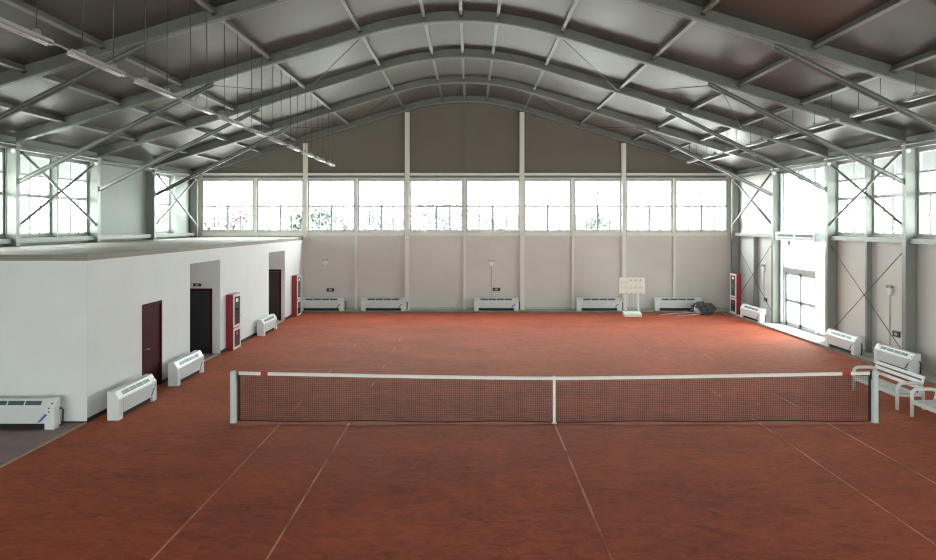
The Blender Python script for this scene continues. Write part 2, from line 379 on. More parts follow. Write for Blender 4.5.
# cabin room
CX0 = -7.71; CT = 3.26; RZ = 3.38
R1 = (21.2, 23.78); R2 = (29.5, 32.05)
cw = MB(); wallgrid(cw, 'x', 15.5, YB-.02, 0, CT, CX0-.12, CX0, [(18.16, 19.2, 0, 2.04), (R1[0], R1[1], 0, 2.9), (R2[0], R2[1], 0, 2.9)])
struct('wall_cabin_side', cw, 'plaster', 'white plastered long wall of the cabin room with three openings', 'wall')
struct('wall_cabin_front', MB().box(XL+.01, CX0-.12, 15.5, 15.62, 0, CT), 'plaster', 'white plastered end wall of the cabin room', 'wall')
struct('ceiling_cabin', MB().box(XL+.01, CX0+.0, 15.5, YB-.02, CT, RZ), 'cabroof', 'flat tan roof of the white cabin room', 'roof')
MBb = MB()
for a, b_ in ((15.5, 18.1), (19.26, R1[0]), (R1[1], R2[0]), (R2[1], 34.6)): MBb.box(CX0, CX0+.012, a, b_, 0.001, .09)
struct('baseboard_cabin_side', MBb, 'dkbase', 'dark skirting along the cabin long wall', 'baseboard')
struct('baseboard_cabin_front', MB().box(XL+.01, CX0, 15.488, 15.5, .001, .03), 'dkbase', 'dark skirting at the foot of the cabin end wall', 'baseboard')
for i, (a, b_) in enumerate((R1, R2)):
    where = 'nearer' if i == 0 else 'farther'
    m = MB().box(-10.2, CX0-.12, a-.1, a, 0, CT)
    sh, dh = ((-.10, -.10), (0, 0))[i]
    wallgrid(m, 'y', -10.2, CX0-.12, 0, CT, b_, b_+.1, [(-8.9+sh, -7.93+sh, 0, 2.03+dh)])
    m.box(-10.3, -10.2, a-.1, b_+.1, 0, CT).box(-10.2, CX0-.12, a, b_, 2.9, 3.0)
    struct('wall_recess_%s' % where, m, 'plaster', 'white walls of the %s recessed lobby in the cabin' % where, 'wall')
    t = thing('door_%d' % (i+2), (-8.41, b_, 0), 'dark door with maroon frame inside the %s recess of the cabin' % where, 'door', kind='structure')
    L = t.location
    L = (L[0]-sh, L[1], L[2])
    MB().box(-8.98, -8.9, b_-.03, b_+.06, 0, 2.11+dh).box(-7.93, -7.86, b_-.03, b_+.06, 0, 2.11+dh).box(-8.9, -7.93, b_-.03, b_+.06, 2.03+dh, 2.11+dh).build('door_frame', 'maroon', t, off=L)
    lf = MB().box(-8.89, -7.94, b_+.01, b_+.05, .01, 2.02+dh).build('door_leaf', 'doordark' if i == 0 else 'brown', t, off=L)
    MB().tube([(-8.82, b_+.01, 1.0), (-8.82, b_-.05, 1.0), (-8.70, b_-.05, 1.0)], .012).build('door_handle', 'steel', lf, off=L)
    struct('trim_%d' % (5+i), MB().box(CX0-.12, CX0+.01, a+.01, b_-.01, -.09, .006), 'kerb', 'pale threshold strip of the %s recess' % where, 'threshold')
t = thing('door_4', (CX0-.03, 18.68, 0), 'maroon door flush in the near part of the cabin long wall', 'door', kind='structure'); L = t.location
MB().box(CX0-.08, CX0+.012, 18.1, 18.17, 0, 2.1).box(CX0-.08, CX0+.012, 19.19, 19.26, 0, 2.1).box(CX0-.08, CX0+.012, 18.17, 19.19, 2.03, 2.1).build('door_frame', 'maroon', t, off=L)
lf = MB().box(CX0-.06, CX0-.02, 18.17, 19.19, .01, 2.03).build('door_leaf', 'maroon', t, off=L)
MB().tube([(CX0-.02, 18.27, 1.02), (CX0+.05, 18.27, 1.02), (CX0+.05, 18.39, 1.02)], .012).build('door_handle', 'steel', lf, off=L)
struct('wall_cabin_inner', MB().box(XL+.01, -10.3, 28, 28.1, 0, CT), 'plaster', 'inner partition of the cabin room', 'wall')

# ================================================================== FRAME OF THE TENT
fname = ['against the back wall', 'second from the back wall', 'third from the back wall', 'fourth from the back wall', 'fifth from the back wall', 'nearest the viewer']
for fi, Y in enumerate(FR):
    # arched roof beam
    half = HC+.02; n_ = 12
    pts = [-half, -10, -7.5, -5] + [-2.65+i*5.3/14 for i in range(15)] + [5, 7.5, 10, half]
    m = MB(); b0 = len(m.v)
    t = thing('roof_beam', (XC, Y, 6.2), 'long grey arched aluminium roof beam, '+fname[fi], 'roof beam', 'arched roof beams')
    for i in range(len(pts)-1):
        a, b_ = pts[i], pts[i+1]
    y0, y1 = Y-.07, Y+.07
    for o in pts:
        for (yy, dz) in ((y0, 0), (y1, 0), (y1, .297), (y0, .297)): m.v.append((XC+o, yy, zu(o)+dz))
    for i in range(len(pts)-1):
        for j in range(4):
            a = i*4+j; c = i*4+(j+1) % 4; m.f.append((a, c, c+4, a+4)); m.sm.append(0)
    m.f.append((3, 2, 1, 0)); e = (len(pts)-1)*4; m.f.append((e, e+1, e+2, e+3)); m.sm += [0, 0]
    m.build('beam_body', 'alu', t, off=t.location)
    # lower flange lips (keder channels)
    m = MB()
    for yy in (Y-.085, Y+.085):
        for i in range(len(pts)-1):
            a, b_ = pts[i], pts[i+1]
            m.bar((XC+a, yy, zu(a)+.02), (XC+b_, yy, zu(b_)+.02), .028, .035)
    m.build('keder_channel', 'steel', t, off=t.location)
    for sgn, side in ((-1, 'left'), (1, 'right')):
        # columns
        xi, xo = XC+sgn*HC, XC+sgn*(HW-.03)
        zb = RZ if (sgn < 0 and Y > 15.5) else .06
        if sgn < 0 and Y < 15.5: zb = 0
        c = thing('wall_column', ((xi+xo)/2, Y, zb), 'pale aluminium wall column on the %s side, %s' % (side, fname[fi]), 'column', 'side wall columns')
        L = c.location
        top = zu(HC)+.0
        m = MB().box(xi, xo, Y-.075, Y+.075, zb, top+.02)
        m.box(xi-sgn*.006, xi+sgn*.02, Y-.095, Y+.095, zb, top).box(xo-sgn*.04, xo-sgn*.02, Y-.095, Y+.095, zb, top)
        m.build('column_profile', 'alucol', c, off=L)
        if zb < 1: MB().box(xi-sgn*.06, xo, Y-.14, Y+.14, zb, zb+.02).build('base_plate', 'steel', c, off=L, label='steel base plate')
        m = MB().box(xi-sgn*.016, xi-sgn*.007, Y-.07, Y+.07, 5.05, 5.35)
        for dz in (5.10, 5.16, 5.22, 5.30): m.tube([(xi-sgn*.012, Y-.035, dz), (xi-sgn*.03, Y-.035, dz)], .012, 6); m.tube([(xi-sgn*.012, Y+.035, dz), (xi-sgn*.03, Y+.035, dz)], .012, 6)
        m.build('brace_plate', 'steel', c, off=L, label='bolted steel plate')
        # knee braces on interior frames
        if 0 < fi:
            o1 = 6.85; p = Vector((XC+sgn*o1, Y, zu(o1)-.035)); q = Vector((xi-sgn*.03, Y, 5.18))
            kb = thing('knee_brace', tuple(q), 'slim double diagonal brace from %s column to roof beam, %s' % (side, fname[fi]), 'brace', 'diagonal knee braces')
            K = kb.location
            MB().bar(p+Vector((0, 0, .045)), q+Vector((0, 0, .045)), .09, .036).build('brace_rail', 'brace', kb, off=K)
            MB().bar(p+Vector((0, 0, -.055)), q+Vector((0, 0, -.055)), .09, .036).build('brace_rail', 'brace', kb, off=K)
            MB().bar(p, q, .045, .06).build('brace_web', 'steel', kb, off=K, label='paler middle strip')
            m = MB(); 
            a = o1-.55; b2 = o1+.35
            m.bar((XC+sgn*a, Y-.09, zu(a)+.06), (XC+sgn*b2, Y-.09, zu(b2)+.06), .012, .13)
            for u in range(5):
                oo = a+.1+u*.18; m.tube([(XC+sgn*oo, Y-.095, zu(oo)+.08), (XC+sgn*oo, Y-.12, zu(oo)+.08)], .016, 6)
            m.build('bracket_plate', 'alu', kb, off=K)
        # small spotlight beside the column top
        if 0 <= fi <= 3:
            lx, lz = xi-sgn*.06, 6.02; ly = Y-.28
            s = thing('spotlight', (lx, ly, lz), 'small white spotlight under the eave by the %s column, %s' % (side, fname[fi]), 'spotlight', 'small eave spotlights')
            MB().tube([(0, .2, .02), (0, .05, .02)], .012, 6).tube([(0, .05, .10), (0, .05, .02)], .012, 6).build('bracket', 'steel', s)
            MB().tube([(0, .05, 0), (0, .0, -.01), (-sgn*0, -.06, -.02)], [.028, .04, .058], 12).build('lamp_head', 'lens', s)

# purlins
POS = {0: 'on the ridge', 1.02: 'next to the ridge', 2.8: 'second from the ridge', 5.3: 'third from the ridge', 7.7: 'fourth from the ridge', 9.4: 'fifth from the ridge', 11.0: 'nearest the eave'}
bays = ['far end bay', 'second bay from the back', 'third bay from the back', 'fourth bay from the back', 'nearest bay']
for bi in range(5):
    y1, y0 = FR[bi]-.075, FR[bi+1]+.075
    for po, pn in POS.items():
        for sgn in ((1,) if po == 0 else (-1, 1)):
            o = sgn*po; z = zu(o)
            if bi == 4 and po < 2: continue
            ang = 0 if po == 0 else -sgn*math.atan(.305 if po > 2.65 else .302*po/2.65)
            t = thing('roof_purlin', (XC+o, (y0+y1)/2, z+.20), 'pale grey roof purlin %s, %s, %s' % (pn, {1: 'right slope' if po else 'centre', -1: 'left slope'}[sgn], bays[bi]), 'purlin', 'roof purlins')
            t.rotation_euler = (0, -ang, 0)
            hl = (y1-y0)/2
            MB().box(-.032, .032, -hl, hl, -.035, .092).build('purlin_profile', 'alu', t); MB().box(-.045, .045, -hl, hl, -.055, -.036).build('purlin_lit_edge', 'alucol', t, label='bottom strip coloured pale as the lit lower edge')  # pale bottom strip stands in for the highlight along the lower edge
            MB().box(-.055, .055, -hl, -hl+.12, -.075, -.056).build('end_bracket', 'cable', t); MB().box(-.055, .055, hl-.12, hl, -.075, -.056).build('end_bracket', 'cable', t)
    # eave beams and sill girts, mid posts
    for sgn, side in ((-1, 'left'), (1, 'right')):
        xo = XC+sgn*(HW-.015)
        m = MB().box(XC+sgn*(HC+.04), XC+sgn*(HC+.16), y0, y1, 6.08, 6.20)
        m.build('eave_beam', 'alu', recenter=True, label='grey eave beam along the %s wall, %s' % (side, bays[bi]), cat='beam', group='eave beams')
        MB().tube([(XC+sgn*(HC-.08), y0-.06, 6.17), (XC+sgn*(HC-.08), y1+.06, 6.17)], .022).build('eave_rod', 'steel', recenter=True, label='thin steel rod in front of the %s eave, %s' % (side, bays[bi]), cat='rod', group='eave rods')
        if sgn > 0 and bi == 1: pass
        else:
            MB().box(XC+sgn*(HC+.10), xo-sgn*.02, y0+.02, y1-.02, 3.46, 3.60).build('sill_girt', 'alucol', recenter=True, label='pale horizontal rail below the windows, %s wall, %s' % (side, bays[bi]), cat='rail', group='wall rails')
        my = midy(FR[bi], FR[bi+1])
        if sgn > 0 and bi == 1: continue
        if sgn > 0:
            tops = [(.061, 3.455), (3.605, 6.07)] if bi not in (0,) else [(.061, 3.455)]
        else:
            tops = [(3.605, 6.07)] if bi not in (1,) else []
        if tops:
            m = MB()
            for a, b_ in tops: m.box(XC+sgn*(HC+.14), xo-sgn*.02, my-.05, my+.05, a, b_)
            m.build('wall_post', 'alucol', recenter=True, label='slim intermediate wall post in the %s wall, %s' % (side, bays[bi]), cat='post', group='intermediate side posts')

# back wall posts, top rail, sill rail
pn = ['far left corner post', 'slim post beyond the cabin', 'first full height post left', 'slim post between second and third', 'full height post left of centre', 'slim centre post', 'full height post right of centre', 'slim post right of it', 'post behind the scoreboard', 'slim post by the corner', 'far right corner post']
for i, o in enumerate(BX[1:-1], 1):
    main = o in (-7.35, -2.65, 2.65, 7.35)
    x = XC+o; zt = zu(abs(o)+.12)-.01 if main else 6.13
    zb = .06 if o > -7.3 else RZ+.001
    m = MB()
    if main: m.box(x-.09, x+.09, 35.44, 35.58, zb, zt-.0).box(x-.11, x+.11, 35.56, 35.60, zb, zt)
    else: m.box(x-.055, x+.055, 35.50, 35.60, zb, 3.44).box(x-.055, x+.055, 35.50, 35.60, 3.60, zt)
    if main: m.box(x-.14, x+.14, 35.40, 35.60, zb, zb+.02)
    m.build('gable_post', 'postlit', recenter=True, label='pale post on the back wall, '+pn[i], cat='post', group='back wall posts')
m = MB().box(XC-.025, XC+.025, 35.54, 35.60, 6.36, zu(0)); m.build('gable_seam_strip', 'alu', recenter=True, label='thin vertical strip up the middle of the taupe gable', cat='strip')
segs = [-12.2, -7.35, -2.65, 2.65, 7.35, 12.2]; sn = ['above the cabin', 'left middle', 'centre', 'right middle', 'right end']
for i in range(5):
    a, b_ = XC+segs[i]+.12, XC+segs[i+1]-.12
    MB().box(a, b_, 35.46, 35.58, 6.24, 6.35).build('gable_rail', 'postlit', recenter=True, label='horizontal rail above the back windows, '+sn[i]+' section', cat='rail', group='rails above the back windows')
    MB().box(a, b_, 35.52, 35.60, 6.14, 6.235).build('grey_rail', 'alu', recenter=True, label='dull grey rail just over the back windows, '+sn[i]+' section', cat='rail', group='grey rails above the back windows')  # dull grey rail between the top rail and the window heads
    MB().box(a, b_, 35.47, 35.60, 3.45, 3.59).build('sill_rail', 'postlit', recenter=True, label='horizontal rail under the back windows, '+sn[i]+' section', cat='rail', group='rails under the back windows')

# crossed braces and cables
def xbrace(x, ya, yb, za, zb, label, flip):
    t = thing('cross_brace', (x, (ya+yb)/2, za), label, 'brace', 'crossed steel braces'); L = t.location
    MB().tube([(x, ya, za), (x, yb, zb)], .042).build('brace_rod', 'steel', t, off=L)
    MB().tube([(x-flip*.06, ya, zb), (x-flip*.06, yb, za)], .042).build('brace_rod', 'steel', t, off=L)
    m = MB()
    for y in (ya, yb):
        for z in (za, zb): MB().box(x-.02, x+.02, y-.045, y+.045, z-.06, z+.06).build('gusset_plate', 'steel', t, off=L)
xbrace(XC+HC+.06, 21.52, 25.83, 3.98, 6.0, 'crossed steel rods before the right side windows', 1)
xbrace(XC+HC+.06, 30.82, 35.23, 3.98, 6.0, 'crossed steel rods in the right far corner bay', 1)
xbrace(XC-HC-.06, 21.52, 25.83, 3.98, 6.0, 'crossed steel rods before the left side windows', -1)
xbrace(XC-HC-.06, 30.82, 35.23, 3.98, 6.0, 'crossed steel rods in the left far corner bay', -1)
for ya, yb, s_ in ((21.47, 25.88, 'beige panels right of the entrance'), (30.77, 35.28, 'white panels of the right far bay')):
    x = XC+HC+.10
    t = thing('cross_cable', (x, (ya+yb)/2, .45), 'pair of thin crossed cables over the '+s_, 'cable', 'crossed wall cables'); L = t.location
    MB().tube([(x, ya, .35), (x, yb, 3.25)], .012, 6).build('cable_strand', 'cable', t, off=L)
    MB().tube([(x-.03, ya, 3.25), (x-.03, yb, .35)], .012, 6).build('cable_strand', 'cable', t, off=L)
for sgn, side in ((-1, 'left'), (1, 'right')):
    for bi, (yn, yf) in enumerate(((21.35, 26.0), (30.65, 35.4))):
        b = ['third bay from the back', 'far end bay'][bi]
        def P(o, y): return (XC+sgn*o, y, zu(o)+.03)
        for (oa, y_a, ob, y_b, wh) in ((2.8, yn+.1, 5.3, yf-.1, 'upper'), (5.35, yf-.1, 7.1, yn+.1, 'middle'), (7.2, yn+.1, 9.4, yf-.1, 'lower')):
            MB().tube([P(oa, y_a), P(ob, y_b)], .010, 6).build('roof_cable', 'cable', recenter=True, label='thin diagonal roof cable, %s one on the %s slope, %s' % (wh, side, b), cat='cable', group='diagonal roof cables')

# ================================================================== LIGHT FIXTURES (hung rows)
def hung_row(x, z, side, pz, y0, per, nn):
    first = None
    for k_ in range(nn):
        yc = y0-per*k_
        lab = 'slim white hung light bar in the %s row, %s' % (side, 'at the far end' if k_ == 0 else ords[k_]+' from the far end')
        if first is None:
            t = thing('hanging_light', (x, yc, z), lab, 'light fitting', 'hung light bars, %s row' % side)
            m = MB().box(-.04, .04, -.82, .82, -.01, .03).prism([(-.04, -.01), (-.07, -.045), (-.06, -.05), (0, -.02), (.06, -.05), (.07, -.045), (.04, -.01)], 'y', -.80, .80)
            m.build('light_housing', 'lampbody', t, label='white reflector housing')
            for dx in (-.032, .032): MB().tube([(dx, -.78, -.042), (dx, .78, -.042)], .012, 8).build('light_tube', 'lens', t)
            for dy in (-.48, .48):
                hg = MB().tube([(0, dy, .03), (0, dy, pz-z)], .008, 6).build('hanger_rod', 'cable', t)
                MB().box(-.03, .03, dy-.05, dy+.05, .03, .09).build('hanger_clamp', 'steel', hg)
            if side == 'left': MB().box(-.012, .012, -per+.835, -.825, .0, .02).build('link_rail', 'steel', t)
            first = t
        else:
            t = copy_tree(first); t.location = (x, yc, z); t['label'] = lab
hung_row(-5.55, 6.40, 'left', zu(5.3)+.14, 30.675, 2.13, 11)
hung_row(9.15, 6.60, 'right', zu(9.4)+.14, 31.6, 2.325, 8)

# ================================================================== FAN COIL UNITS
def unit_proto(Lh):
    t = thing('fan_coil_unit', (0, 0, 0), 'x', 'fan coil unit', 'low white fan coil heaters')
    prof = lambda z0: [(-.125, z0), (-.125, .43), (-.02, .585), (.125, .585), (.125, z0)]
    MB().prism([(-.118, .12), (-.118, .43), (-.015, .58), (.12, .58), (.12, .12)], 'x', -Lh+.19, Lh-.19).build('housing', 'whitemetal', t, bevel=.005)
    for s in (-1, 1):
        a, b_ = sorted((s*(Lh-.19), s*Lh))
        c = MB().prism([(-.125, .0), (-.125, .43), (-.02, .59), (.125, .59), (.125, .0)], 'x', a, b_).build('end_cap', 'whitemetal', t, bevel=.012)
    MB().box(-Lh+.20, Lh-.20, -.128, -.1185, .13, .42).build('front_panel', 'frontpanel', t, bevel=.003)
    MB().box(-Lh+.195, Lh-.195, -.06, .11, .02, .118).build('intake_shade', 'darkgap', t)  # black block puts the shade under the raised body into colour
    # grille sections on the sloped face
    gx0, gx1 = -Lh+.26, Lh-.26; gw = (gx1-gx0)/4
    d = Vector((.103, .15)).normalized(); nrm = Vector((-d.y, d.x))
    for i in range(4):
        m = MB(); a, b_ = gx0+i*gw+.02, gx0+(i+1)*gw-.02
        base = Vector((-.118, .43))
        def pt(u, w): p = base+d*u+nrm*w; return (p.x, p.y)
        for q in range(3):
            u = .062+q*.026
            m.prism([pt(u, .001), pt(u+.014, .001), pt(u+.014, .006), pt(u, .006)], 'x', a, b_)
        gr = m.build('grille', 'grille', t)
        MB().prism([pt(.052, .0008), pt(.138, .0008), pt(.138, .003), pt(.052, .003)], 'x', a-.006, b_+.006).build('grille_bed', 'grille', gr)
    for z, x in ((.50, Lh-.06), (.42, Lh-.10), (.35, Lh-.10)):
        yy = -.125 if z < .43 else -.08
        MB().tube([(x, yy+.01, z), (x, yy-.012, z)], .014, 10).build('control_knob', 'black', t)
    m = MB(); m.prism([(Lh-.30, .15), (Lh-.27, .15), (Lh-.13, .29), (Lh-.15, .31)], 'y', -.131, -.1282)
    m.prism([(Lh-.33, .14), (Lh-.315, .14), (Lh-.17, .30), (Lh-.18, .31)], 'y', -.131, -.1282)
    m.build('blue_emblem', 'blue', t)
    MB().tube([(Lh+.005, .06, .04), (Lh+.06, .07, .06), (Lh+.07, .08, .35), (Lh+.005, .08, .38)], .018).build('supply_pipe', 'black', t)
    return t
up = unit_proto(.94); first = [True]
def place_unit(x, y, z, rz, label, Lh=None):
    if first[0]: t = up; first[0] = False
    else: t = copy_tree(up)
    t.location = (x, y, z); t.rotation_euler = (0, 0, rz); t['label'] = label
    if Lh: t.scale = (Lh/.94, 1, 1)
    if x > 11: t.scale.z = .95
place_unit(-9.02, 15.08, 0, 0, 'low white fan coil heater at the left edge, against the cabin end wall')
place_unit(-7.26, 16.60, 0, PI/2, 'low white fan coil heater by the cabin corner, nearest along its long wall')
place_unit(-7.32, 19.90, 0, PI/2, 'low white fan coil heater between maroon door and nearer recess')
place_unit(-7.46, 28.35, 0, PI/2, 'low white fan coil heater between nearer fire cabinet and farther recess')
def bx(px0, px1): return ((px0+px1)/2-470)*34.95/770, (px1-px0)/2*34.95/770
for (a, b_), lb in zip(((298.5, 343.5), (361, 405.5), (474, 518.5), (577, 622), (655, 702)), (
    'low white fan coil heater on the back wall, beside the cabin', 'low white fan coil heater on the back wall, second from left', 'low white fan coil heater under the emergency light at the back wall centre',
    'low white fan coil heater on the back wall, left of the scoreboard', 'low white fan coil heater on the back wall, beside the crumpled grey net')):
    cx, hl = bx(a, b_); place_unit(cx, 35.08, .06, 0, lb, hl)
place_unit(11.60, 31.6, .06, -PI/2, 'low white fan coil heater by the right wall, next to the red fire cabinet', 1.1)
place_unit(11.60, 23.95, .06, -PI/2, 'low white fan coil heater by the right wall, between the entrance and its neighbour')
place_unit(11.60, 20.95, .06, -PI/2, 'low white fan coil heater behind the nearer white benches')

# ================================================================== FIRE CABINETS (local: front faces -y, x width)
def cab_proto():
    t = thing('fire_cabinet', (0, 0, 0), 'x', 'fire cabinet', 'red fire hose cabinets')
    w, d, h = .37, .24, 1.77
    MB().box(-w, w, .02, d, .0, h).build('cabinet_body', 'red', t, bevel=.006)
    for (z0, z1) in ((.02, .68), (.72, 1.75)):
        f = MB().box(-w, -w+.07, -.005, .02, z0, z1).box(w-.07, w, -.005, .02, z0, z1).box(-w+.07, w-.07, -.005, .02, z0, z0+.07).box(-w+.07, w-.07, -.005, .02, z1-.07, z1)
        dr = f.build('cabinet_door', 'whitemetal', t, bevel=.003, label='white framed glass door')
        MB().box(-w+.07, w-.07, .008, .016, z0+.07, z1-.07).build('door_glass', 'cabglass', dr)
        MB().box(-.12, .12, .002, .0075, z1-.24, z1-.13).build('printed_notice', 'score' if z0 > .5 else 'redtape', dr)
        MB().tube([(w-.035, -.005, z0+.3), (w-.035, -.03, z0+.3)], .012).build('door_knob', 'steel', dr)
    m = MB().tube([(-w-.001, .08, .74), (-w-.04, .08, .74)], .022).tube([(-w-.001, .16, .78), (-w-.03, .16, .78)], .016)
    m.build('side_latch', 'black', t)
    return t
c0 = cab_proto()
c0.location = (-7.44, 24.68+.0, 0); c0.rotation_euler = (0, 0, PI/2); c0['label'] = 'red fire cabinet with white framed glass doors beside the nearer cabin recess'
c0.location.x = -7.46
c1 = copy_tree(c0); c1.location = (-7.46, 33.65, 0); c1['label'] = 'red fire cabinet at the far end of the cabin wall'
c2 = copy_tree(c0); c2.location = (11.56, 33.85, .06); c2.rotation_euler = (0, 0, -PI/2); c2['label'] = 'red fire cabinet against the right wall near the far corner'

# ================================================================== TENNIS NET
t = thing('tennis_net', (CX, NY, 0), 'long dark tennis net with white top band across the clay court', 'tennis net'); L = t.location
xa, xb = CX-6.33, CX+6.33
def ztop(x): s = abs(x-CX)/6.36; return .93+.105*s**1.3
def zbot(x): s = abs(x-CX)/6.36; return .03+.012*math.sin(x*2.3)+.02*s
m = MB(); N = 300; R = 24; r_ = .0034
def ny(x, f): return NY+.012*math.sin(x*1.7+f*2)*f*(1-f)*4
xs = [xa+(xb-xa)*i/N for i in range(N+1)]
for i, x in enumerate(xs):
    ps = [(x, ny(x, q/3), zbot(x)+(ztop(x)-.03-zbot(x))*q/3) for q in range(4)]
    m.tube(ps, r_, 3, cap=False)
for j in range(1, R):
    q = j/R
    m.tube([(x, ny(x, q), zbot(x)+(ztop(x)-.03-zbot(x))*q) for x in xs[::6]], r_, 3, cap=False)
m.build('net_mesh', 'netcord', t, off=L)
m = MB(); s_ = xs[::5]
def band(m, sx, wi=.014, h=.062):
    b0 = len(m.v)
    for x in sx:
        z = ztop(x)
        for dy, dz in ((-wi, -h), (-wi, 0), (0, .006), (wi, 0), (wi, -h)): m.v.append((x, NY+dy, z+dz))
    for i in range(len(sx)-1):
        for j in range(5):
            a = b0+i*5+j; c = b0+i*5+(j+1) % 5; m.f.append((a, c, c+5, a+5)); m.sm.append(0)
    m.f.append(tuple(b0+j for j in range(5))); e = b0+(len(sx)-1)*5; m.f.append(tuple(e+j for j in range(5))); m.sm += [0, 0]
def rng(a, b_, n): return [a+(b_-a)*i/n for i in range(n+1)]
band(m, rng(xa, xa+.44, 4)); band(m, rng(xa+.58, xb-.55, 60)); band(m, rng(xb-.38, xb, 4))
m.build('top_band', 'tape', t, off=L)
m = MB(); band(m, rng(xa+.44, xa+.58, 2), .016, .064); m.build('band_marker', 'redtape', t, off=L, label='red section of the net band near the left post')
m = MB(); band(m, rng(xb-.55, xb-.38, 2), .016, .064); m.build('band_marker', 'redtape', t, off=L, label='red section of the net band near the right post')
zc = ztop(CX)+.01
MB().box(CX-.026, CX+.026, NY-.022, NY-.016, .01, zc).box(CX-.026, CX+.026, NY+.016, NY+.022, .01, zc).box(CX-.026, CX+.026, NY-.022, NY+.022, zc, zc+.006).box(CX-.05, CX+.05, NY-.03, NY+.03, 0, .02).build('centre_strap', 'tape', t, off=L, label='white centre strap')
m = MB()
m.tube([(x, NY, zbot(x)) for x in xs[::6]], .012, 6)
m.build('bottom_cord', 'netcord', t, off=L)
for x in (xa, xb): 
    MB().box(x-.02, x+.025, NY-.012, NY+.012, .05, 1.0).build('side_binding', 'netcord', t, off=L, label='black edge binding')
for sx, side in ((-1, 'left'), (1, 'right')):
    x = CX+sx*6.44
    pr = [(x+.068*math.cos(a)*1.0, NY+.068*math.sin(a)) for a in [PI/8+PI/4*i for i in range(8)]]
    po = thing('net_post', (x, NY, 0), 'thick pale grey net post at the %s end of the tennis net' % side, 'net post', 'tennis net posts')
    MB().prism(pr, 'z', 0, 1.03).build('post_shaft', 'post', po, off=po.location, bevel=.008)
    MB().prism([(x+(p[0]-x)*.8, NY+(p[1]-NY)*.8) for p in pr], 'z', 1.031, 1.05).build('post_cap', 'post', po, off=po.location)
    MB().prism([(x+(p[0]-x)*1.15, NY+(p[1]-NY)*1.15) for p in pr], 'z', 0, .02).build('ground_sleeve', 'steel', po, off=po.location)
    MB().box(x-sx*.074-.004, x-sx*.074+.004, NY-.02, NY+.02, .88, 1.06).build('hook_plate', 'black', po, off=po.location)

# ================================================================== BENCHES (local x length, front -y)
def bench_proto(Lh):
    t = thing('bench', (0, 0, 0), 'x', 'bench', 'white metal courtside benches')
    for s in (-1, 1):
        x = s*(Lh-.04)
        arc = [(x, -.28, 0), (x, -.28, .46)] + [(x, -.28+.11*(1-math.cos(a)), .46+.11*math.sin(a)) for a in (PI/6, PI/3, PI/2)] + [(x, .12, .57), (x, .20, .555), (x, .25, .50), (x, .27, .42), (x, .29, 0)]
        MB().tube(arc, .038, 10).build('arm_frame', 'bench', t)
        MB().bar((x, .18, .30), (x, .30, .72), .045, .03, up=(1, 0, 0)).build('back_support', 'bench', t)
        MB().box(x-.02, x+.02, -.26, .24, .29, .33).build('seat_support', 'bench', t)
    for i in range(5):
        y = -.235+i*.095; z = .345
        MB().box(-Lh+.08, Lh-.08, y-.040, y+.040, z-.01, z+.012).build('seat_slat', 'bench', t, bevel=.004)
    MB().box(-Lh+.06, Lh-.06, -.29, -.265, .27, .345).build('seat_rail', 'bench', t)
    for z, y in ((.47, .215), (.585, .245), (.69, .275)):
        MB().bar((-Lh+.02, y, z), (Lh-.02, y, z), .02, .072, up=(0, .28, 1)).build('back_slat', 'bench', t, bevel=.004)
    return t
bp_ = bench_proto(.98)
bp_.location = (9.48, 17.52, 0); bp_.rotation_euler = (0, 0, -PI/2); bp_['label'] = 'white slatted metal bench partly behind the right net post'
b2_ = copy_tree(bp_); b2_.location = (9.46, 15.05, 0); b2_['label'] = 'white slatted metal bench cut off by the right edge of view'

# ================================================================== SCOREBOARD
t = thing('scoreboard', ((632-470)*33.4/770, 33.4, 0), 'white standing scoreboard with rows of number flaps before the back wall', 'scoreboard')
MB().box(-.56, .56, -.025, .025, .97, 1.68).build('board', 'score', t, bevel=.01)
MB().box(-.56, -.40, -.04, -.026, .98, 1.67).build('name_strip', 'score', t)
for r in range(3):
    for c in range(5):
        x = -.46+c*.205; z = 1.57-r*.235
        fl_ = MB().bar((x-.07, -.035, z-.045), (x+.07, -.035, z-.045), .012, .13, up=(0, -.12, 1)).build('number_flap', 'score', t)
        if r == 0 and c > 1: MB().tube([(x, -.030, z+.0), (x, -.055, z+.0)], .024, 8).build('black_knob', 'black', fl_)
        else: MB().box(x-.06, x+.06, -.060, -.046, z-.115, z-.095).build('flap_edge', 'scoreg', fl_)
for s in (-1, 1): MB().box(s*.28-.03, s*.28+.03, -.02, .02, .1, .97).build('leg', 'score', t)
MB().box(-.10, -.085, -.012, .012, .1, .97).box(.085, .10, -.012, .012, .1, .97).build('centre_bar', 'scoreg', t)
MB().prism([(-.28, 0), (-.28, .13), (.10, .20), (.22, .20), (.22, 0)], 'x', -.37, .37).build('base', 'score', t, bevel=.01)

# ================================================================== CRUMPLED NET AND POLES
px = lambda p, y: (p-470)*y/770
nx, nyy = px(703.5, 34.0), 34.05
import bmesh
me = bpy.data.meshes.new('crumpled_net'); bm = bmesh.new()
bmesh.ops.create_icosphere(bm, subdivisions=5, radius=1)
from mathutils import noise
for v in bm.verts:
    d = v.co.normalized(); nn = noise.fractal(d*2.2+Vector((3, 1, 2)), .8, 2.1, 4); rr = abs(noise.noise(d*6))*.35
    s = 1+.34*nn-rr*.9
    v.co = Vector((d.x*.52*s, d.y*.36*s, max(0, d.z*.30*s+.22+(.05 if d.x < 0 else 0))))
bmesh.ops.recalc_face_normals(bm, faces=bm.faces); bm.to_mesh(me); bm.free()
me.materials.append(M['greynet']); o = bpy.data.objects.new('net_heap', me)
ht = thing('crumpled_net', (nx, nyy, 0.0), 'crumpled heap of dark grey netting on the clay in the far right corner', 'net heap')
COL.objects.link(o); o.parent = ht
m = MB(); random.seed(3)
